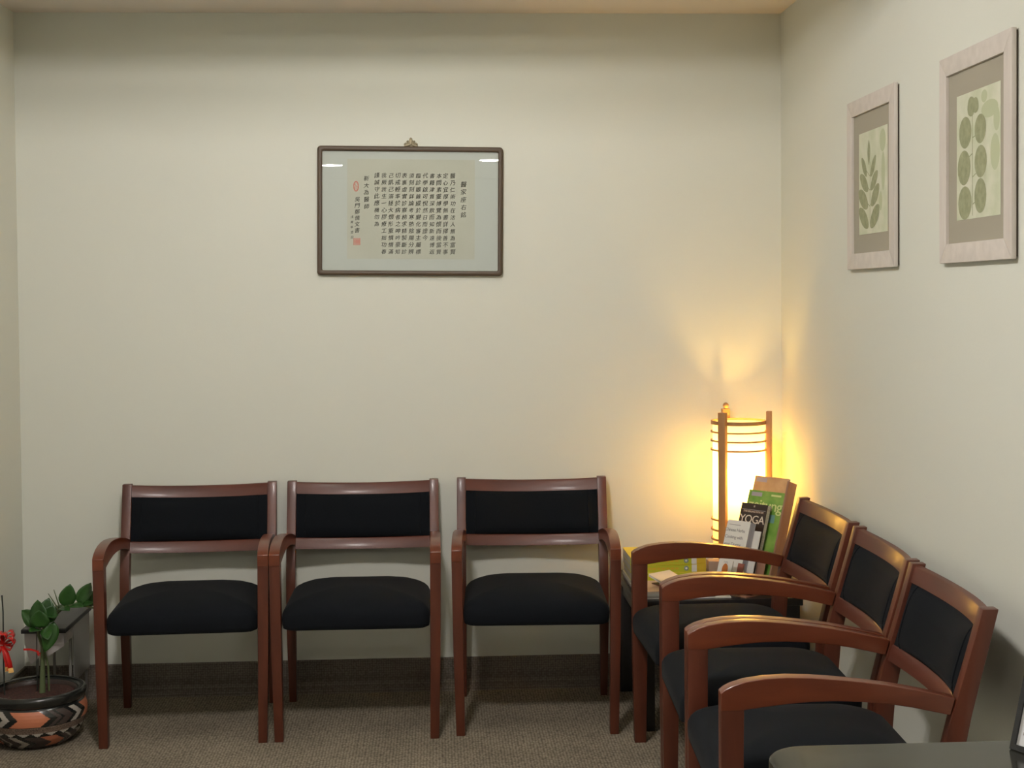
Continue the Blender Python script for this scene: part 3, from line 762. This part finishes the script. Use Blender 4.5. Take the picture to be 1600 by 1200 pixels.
def leaf_bm(bm, base, tip, width, nrm, fold=.25, droop=.1):
    base = Vector(base); tip = Vector(tip); d = tip-base; L = d.length; d.normalize()
    n = Vector(nrm); n = (n-d*n.dot(d)).normalized(); s = d.cross(n)
    N = 8; rows = []
    for i in range(N+1):
        q = i/N; wv = width*(math.sin(PI*min(1, q**.8)))**.75 if 0 < q < 1 else .0008
        c = base+d*L*q-n*droop*L*(q*q)*.5
        rows.append([bm.verts.new(c+s*wv*.5*e+n*abs(e)*wv*.5*fold) for e in (-1, -.5, 0, .5, 1)])
    for i in range(N):
        for j in range(4): bm.faces.new((rows[i][j], rows[i][j+1], rows[i+1][j+1], rows[i+1][j]))
def plant():
    t = thing('leafy_plant', 'young plant with glossy dark green oval leaves growing in the patterned pot', 'plant', (PX, PY, .17))
    O = Vector((PX, PY, .17))
    def P(x, z, y=0): return (x-O.x, y, z-O.z)
    bm = bmesh.new()
    tube(bm, [P(-1.403, .165), P(-1.401, .25), P(-1.399, .33), P(-1.392, .40, -.01), P(-1.375, .43)], .008, 8, rr=[.011, .009, .008, .007, .005])
    tube(bm, [P(-1.399, .33), P(-1.408, .38, -.02), P(-1.400, .44, -.03)], .005, 8)
    tube(bm, [P(-1.385, .165, .02), P(-1.385, .26, .015), P(-1.396, .33, .0)], .004, 8)
    link('stem', bm, M['stem'], t, smooth=70)
    bm = bmesh.new()
    tube(bm, [P(-1.392, .40, -.01), P(-1.36, .437), P(-1.32, .475), P(-1.285, .480), P(-1.24, .473), P(-1.19, .460)], .004, 8); link('branch', bm, M['stem'], t, smooth=70)
    bm = bmesh.new(); tube(bm, [P(-1.345, .450), P(-1.339, .475), P(-1.357, .535)], .003, 6, rr=[.003, .003, .0012]); tube(bm, [P(-1.345, .450), P(-1.345, .470), P(-1.377, .522)], .003, 6, rr=[.003, .003, .0012])
    link('shoot', bm, M['stem'], t, smooth=70)
    leaves = [  # base, tip, width, normal
        (P(-1.318, .474), P(-1.297, .555, -.01), .060, (.25, -1, .1)), (P(-1.272, .482), P(-1.228, .556, .0), .050, (.15, -1, .2)), (P(-1.236, .474), P(-1.190, .542, .0), .044, (.2, -1, .2)),
        (P(-1.300, .478), P(-1.245, .485, -.05), .038, (0, -.5, 1)), (P(-1.335, .470), P(-1.290, .475, -.06), .036, (.1, -.6, 1)), (P(-1.262, .478), P(-1.215, .492, -.03), .026, (0, -.8, .8)),
        (P(-1.352, .455), P(-1.325, .475, .06), .034, (0, -.5, 1)), 
        (P(-1.398, .415, -.02), P(-1.462, .470, -.03), .060, (-.3, -1, .4)), (P(-1.396, .420, -.03), P(-1.408, .505, -.03), .066, (-.2, -1, .2)), (P(-1.388, .425, -.02), P(-1.372, .508, -.01), .062, (.2, -1, .1)),
        (P(-1.392, .410, -.04), P(-1.395, .475, -.06), .070, (0, -1, .3)), (P(-1.385, .425, -.02), P(-1.352, .482, -.02), .056, (.3, -1, .2)), (P(-1.370, .440, .0), P(-1.340, .450, -.06), .045, (.2, -.6, 1)),
        (P(-1.350, .428, -.03), P(-1.378, .325, -.05), .056, (.35, -1, -.1)), (P(-1.400, .400, -.03), P(-1.425, .405, -.07), .045, (-.2, -.6, 1)), (P(-1.400, .415, 0), P(-1.445, .430, .03), .045, (0, -.6, .7)),
        (P(-1.380, .405, -.03), P(-1.362, .375, -.07), .040, (.2, -.8, .3))]
    for b, tp, wd, n in leaves:
        bm = bmesh.new(); leaf_bm(bm, b, tp, wd, n); o = link('leaf', bm, M['leaf'], t, smooth=80)
        so = o.modifiers.new('thickness', 'SOLIDIFY'); so.thickness = .0008
plant()
def bow():
    t = thing('ribbon_bow', 'shiny red ribbon bow with gold edges on a wire stick in the pot', 'bow', (-1.531, -.575, .16))
    bm = bmesh.new(); tube(bm, [(0, .0, 0), (-.002, 0, .12), (-.001, .002, .30), (-.004, .002, .36)], .0025, 8); link('stick', bm, M['wire'], t, smooth=60)
    def ribbon(pts, w, ax=(0, 1, 0)):
        bm = bmesh.new(); ax = Vector(ax); A = []; B = []
        for i, p in enumerate(pts):
            p = Vector(p); q = w[i] if isinstance(w, list) else w
            A.append(bm.verts.new(p-ax*q/2)); B.append(bm.verts.new(p+ax*q/2))
        for i in range(len(pts)-1): bm.faces.new((A[i], A[i+1], B[i+1], B[i]))
        return bm
    def loop(a, L, wd, tilt):
        pts = []
        for k in range(13):
            s = k/12*2*PI; r = L*math.sin(s/2); x = r*math.cos(a)+.25*L*math.sin(s)*-math.sin(a); z = r*math.sin(a)+.25*L*math.sin(s)*math.cos(a)
            pts.append((x, -.006+tilt*r, .19+z))
        return ribbon(pts, [wd*(.4+.6*math.sin(k/12*PI)) for k in range(13)], (0, 1, .15))
    for a, L, wd, ti in ((.2, .045, .030, -.3), (.75, .044, .030, .3), (1.35, .042, .030, -.4), (2.0, .042, .030, .2), (2.7, .045, .030, -.2), (3.4, .040, .028, .3), (5.9, .036, .026, -.3), (.5, .048, .024, -.6), (1.05, .046, .024, .6)):
        o = link('loop', loop(a, L, wd, ti), M['ribbon'], t, smooth=80); s = o.modifiers.new('thickness', 'SOLIDIFY'); s.thickness = .001
    for x1, z1, sx in ((.030, .095, .012), (.018, .100, .010), (-.030, .110, -.006)):
        bm = ribbon([(0, -.012, .185), (x1*.4+sx*.3, -.022, .16), (x1*.8, -.016, .125), (x1, -.020, z1)], .016, (.8, .6, 0))
        o = link('tail', bm, M['ribbon'], t, smooth=80); s = o.modifiers.new('thickness', 'SOLIDIFY'); s.thickness = .001
        bm = ribbon([(x1*.9, -.0195, z1+.012), (x1*1.04, -.0215, z1-.004)], .018, (.8, .6, 0))
        link('gold_edge', bm, M['gold'], o)
    bm = bmesh.new()
    for a in (.75, 1.35, .2):
        bmesh.ops.create_icosphere(bm, subdivisions=1, radius=.0022, matrix=Matrix.Translation((.043*math.cos(a), -.022, .19+.043*math.sin(a))))
    link('gold_trim', bm, M['gold'], t)
bow()
def twig():
    t = thing('plant_stake', 'thin dark stake with narrow red tie standing behind the plant stem', 'stake', (-1.4265, -.545, .16))
    bm = bmesh.new(); tube(bm, [(0, 0, 0), (.001, 0, .12), (.002, 0, .25)], .0017, 6); link('rod', bm, M['wire'], t, smooth=60)
    bm = bmesh.new(); P = [(-.04, -.02, .165), (-.015, -.024, .166), (.004, -.022, .160), (.020, -.024, .150), (.030, -.020, .148)]
    A = [bm.verts.new(Vector(p)+Vector((0, 0, .003))) for p in P]; B = [bm.verts.new(Vector(p)-Vector((0, 0, .004))) for p in P]
    for i in range(4): bm.faces.new((A[i], A[i+1], B[i+1], B[i]))
    for q in ((.018, .150, .024, .134), (.006, .160, .014, .142)):
        f = [(q[0], -.024, q[1]), (q[0]+.008, -.023, q[1]+.001), (q[2]+.003, -.023, q[3]), (q[2]-.003, -.024, q[3])]; bm.faces.new([bm.verts.new(p) for p in f])
    o = link('red_tie', bm, M['ribbon'], t); s = o.modifiers.new('thickness', 'SOLIDIFY'); s.thickness = .0008
twig()

# small stand behind the pot
def stand():
    t = thing('small_stand', 'small stand with dark grey top and white skirt behind the potted plant', 'stand', (-1.425, -.262, 0))
    T = .372
    bbox('top', -.078, .078, -.195, .195, T-.016, T, M['slate'], t, bv=.002)
    bbox('top_edge', -.0795, .0795, -.1965, .1965, T-.0165, T-.003, M['slate_edge'], t, bv=.001)
    bbox('skirt', -.070, .070, -.187, -.183, T-.060, T-.0167, M['white_panel'], t, bv=0)
    bbox('skirt', -.070, -.066, -.182, .180, T-.060, T-.0167, M['white_panel'], t, bv=0)
    bbox('skirt', .066, .070, -.182, .180, T-.060, T-.0167, M['white_panel'], t, bv=0)
    for x in (-.064, .056):
        for y in (-.066, .168): bbox('leg', x, x+.009, y, y+.009, 0, T-.0168, M['grey_metal'], t, bv=.001)
    bm = bmesh.new()
    A = [(.000, -.1815, T-.061), (.069, -.1815, T-.061), (.069, -.1815, T-.066), (.010, -.1815, T-.105)]
    V = [bm.verts.new(p) for p in A]; V2 = [bm.verts.new((p[0], p[1]+.003, p[2])) for p in A]
    bm.faces.new(V); bm.faces.new(V2[::-1])
    for k in range(4): bm.faces.new((V[k], V2[k], V2[(k+1) % 4], V[(k+1) % 4]))
    link('corner_brace', bm, M['white_panel'], t)
    bm = bmesh.new()
    A = [(-.069, -.1815, T-.061), (-.004, -.1815, T-.061), (-.004, -.1815, T-.090), (-.050, -.1815, T-.135), (-.060, -.1815, T-.10)]
    V = [bm.verts.new(p) for p in A]; V2 = [bm.verts.new((p[0], p[1]+.003, p[2])) for p in A]
    bm.faces.new(V); bm.faces.new(V2[::-1])
    for k in range(5): bm.faces.new((V[k], V2[k], V2[(k+1) % 5], V[(k+1) % 5]))
    link('corner_brace', bm, M['white_panel'], t)
    bbox('side_panel', .0705, .073, -.06, .182, .14, T-.0167, M['grey_metal'], t, bv=0)  # added grey sheet standing in for the stand's shadow on the wall
    bbox('lower_shelf', -.052, .052, -.055, .165, .060, .072, M['slate_edge'], t, bv=0)
stand()

# ------------------------------------------------------------------ reception counter in the foreground
def counter():
    t = thing('reception_counter', 'polished dark stone counter with rounded corner at lower right foreground', 'counter', (0, 0, 0))
    bm = bmesh.new()
    x0, y1, r, z0, z1 = .392, -3.968, .055, .965, 1.0
    P = [(XR-.002, -5.25), (XR-.002, y1)]
    for k in range(13):
        a = PI/2+PI/2*k/12; P.append((x0+r+r*math.cos(a), y1-r+r*math.sin(a)))
    P.append((x0, -5.25))
    A = [bm.verts.new((p[0], p[1], z0)) for p in P]; B = [bm.verts.new((p[0], p[1], z1)) for p in P]; n = len(P)
    bm.faces.new(A[::-1]); bm.faces.new(B)
    for k in range(n): bm.faces.new((A[k], A[(k+1) % n], B[(k+1) % n], B[k]))
    bevel(bm, .006, 60, 3)
    link('stone_top', bm, M['desk_top'], t, smooth=35)
    bbox('front_panel', x0+.04, XR-.06, y1-.06, y1-.04, 0.0, z0-.0005, M['laminate'], t)
    bbox('side_panel', x0+.04, x0+.06, -5.2, y1-.061, 0.0, z0-.0005, M['laminate'], t)
counter()
def notice():
    # leaning framed notice standing on the far edge of the counter
    t = bpy.data.objects.new('framed_notice', None); COL.objects.link(t)
    th = math.radians(62); tilt = math.radians(17)
    r_ = Vector((math.cos(th), -math.sin(th), 0)); bk = Vector((math.sin(th), math.cos(th), 0))
    u_ = bk*math.sin(tilt)+Vector((0, 0, 1))*math.cos(tilt); n_ = r_.cross(u_)
    p = Vector((.690, -4.005, 1.001))
    t.matrix_world = Matrix(((r_.x, -n_.x, u_.x, p.x), (r_.y, -n_.y, u_.y, p.y), (r_.z, -n_.z, u_.z, p.z), (0, 0, 0, 1)))
    tag(t, 'black framed white notice leaning at the far edge of the counter, right picture edge', 'sign')
    W, Hh = .21, .28
    bm = bmesh.new()
    for q in ((0, .007, 0, Hh), (W-.007, W, 0, Hh), (.007, W-.007, 0, .007), (.007, W-.007, Hh-.007, Hh)): box(bm, q[0], q[1], 0, .006, q[2], q[3])
    link('frame', bm, M['frame_black'], t)
    bbox('sheet', .0071, W-.0071, .0025, .005, .0071, Hh-.0071, M['notice'], t, bv=0)
    bm = bmesh.new()
    rows = ['please sign in', 'and take a seat', 'thank you for', 'your patience']
    rnd = random.Random(3)
    for i in range(16):
        z = .020+i*.0125; x = .014
        while x < W-.04:
            wd = rnd.uniform(.006, .016); box(bm, x, x+wd, .0022, .0025, z, z+.0035); x += wd+.005
    link('lines_of_print', bm, M['grey_print'], t)
    bm = bmesh.new(); box(bm, W/2-.02, W/2+.02, .006, .008, .02, .2, mat=Matrix.Rotation(0, 4, 'X')); link('easel_back', bm, M['frame_black'], t)
notice()
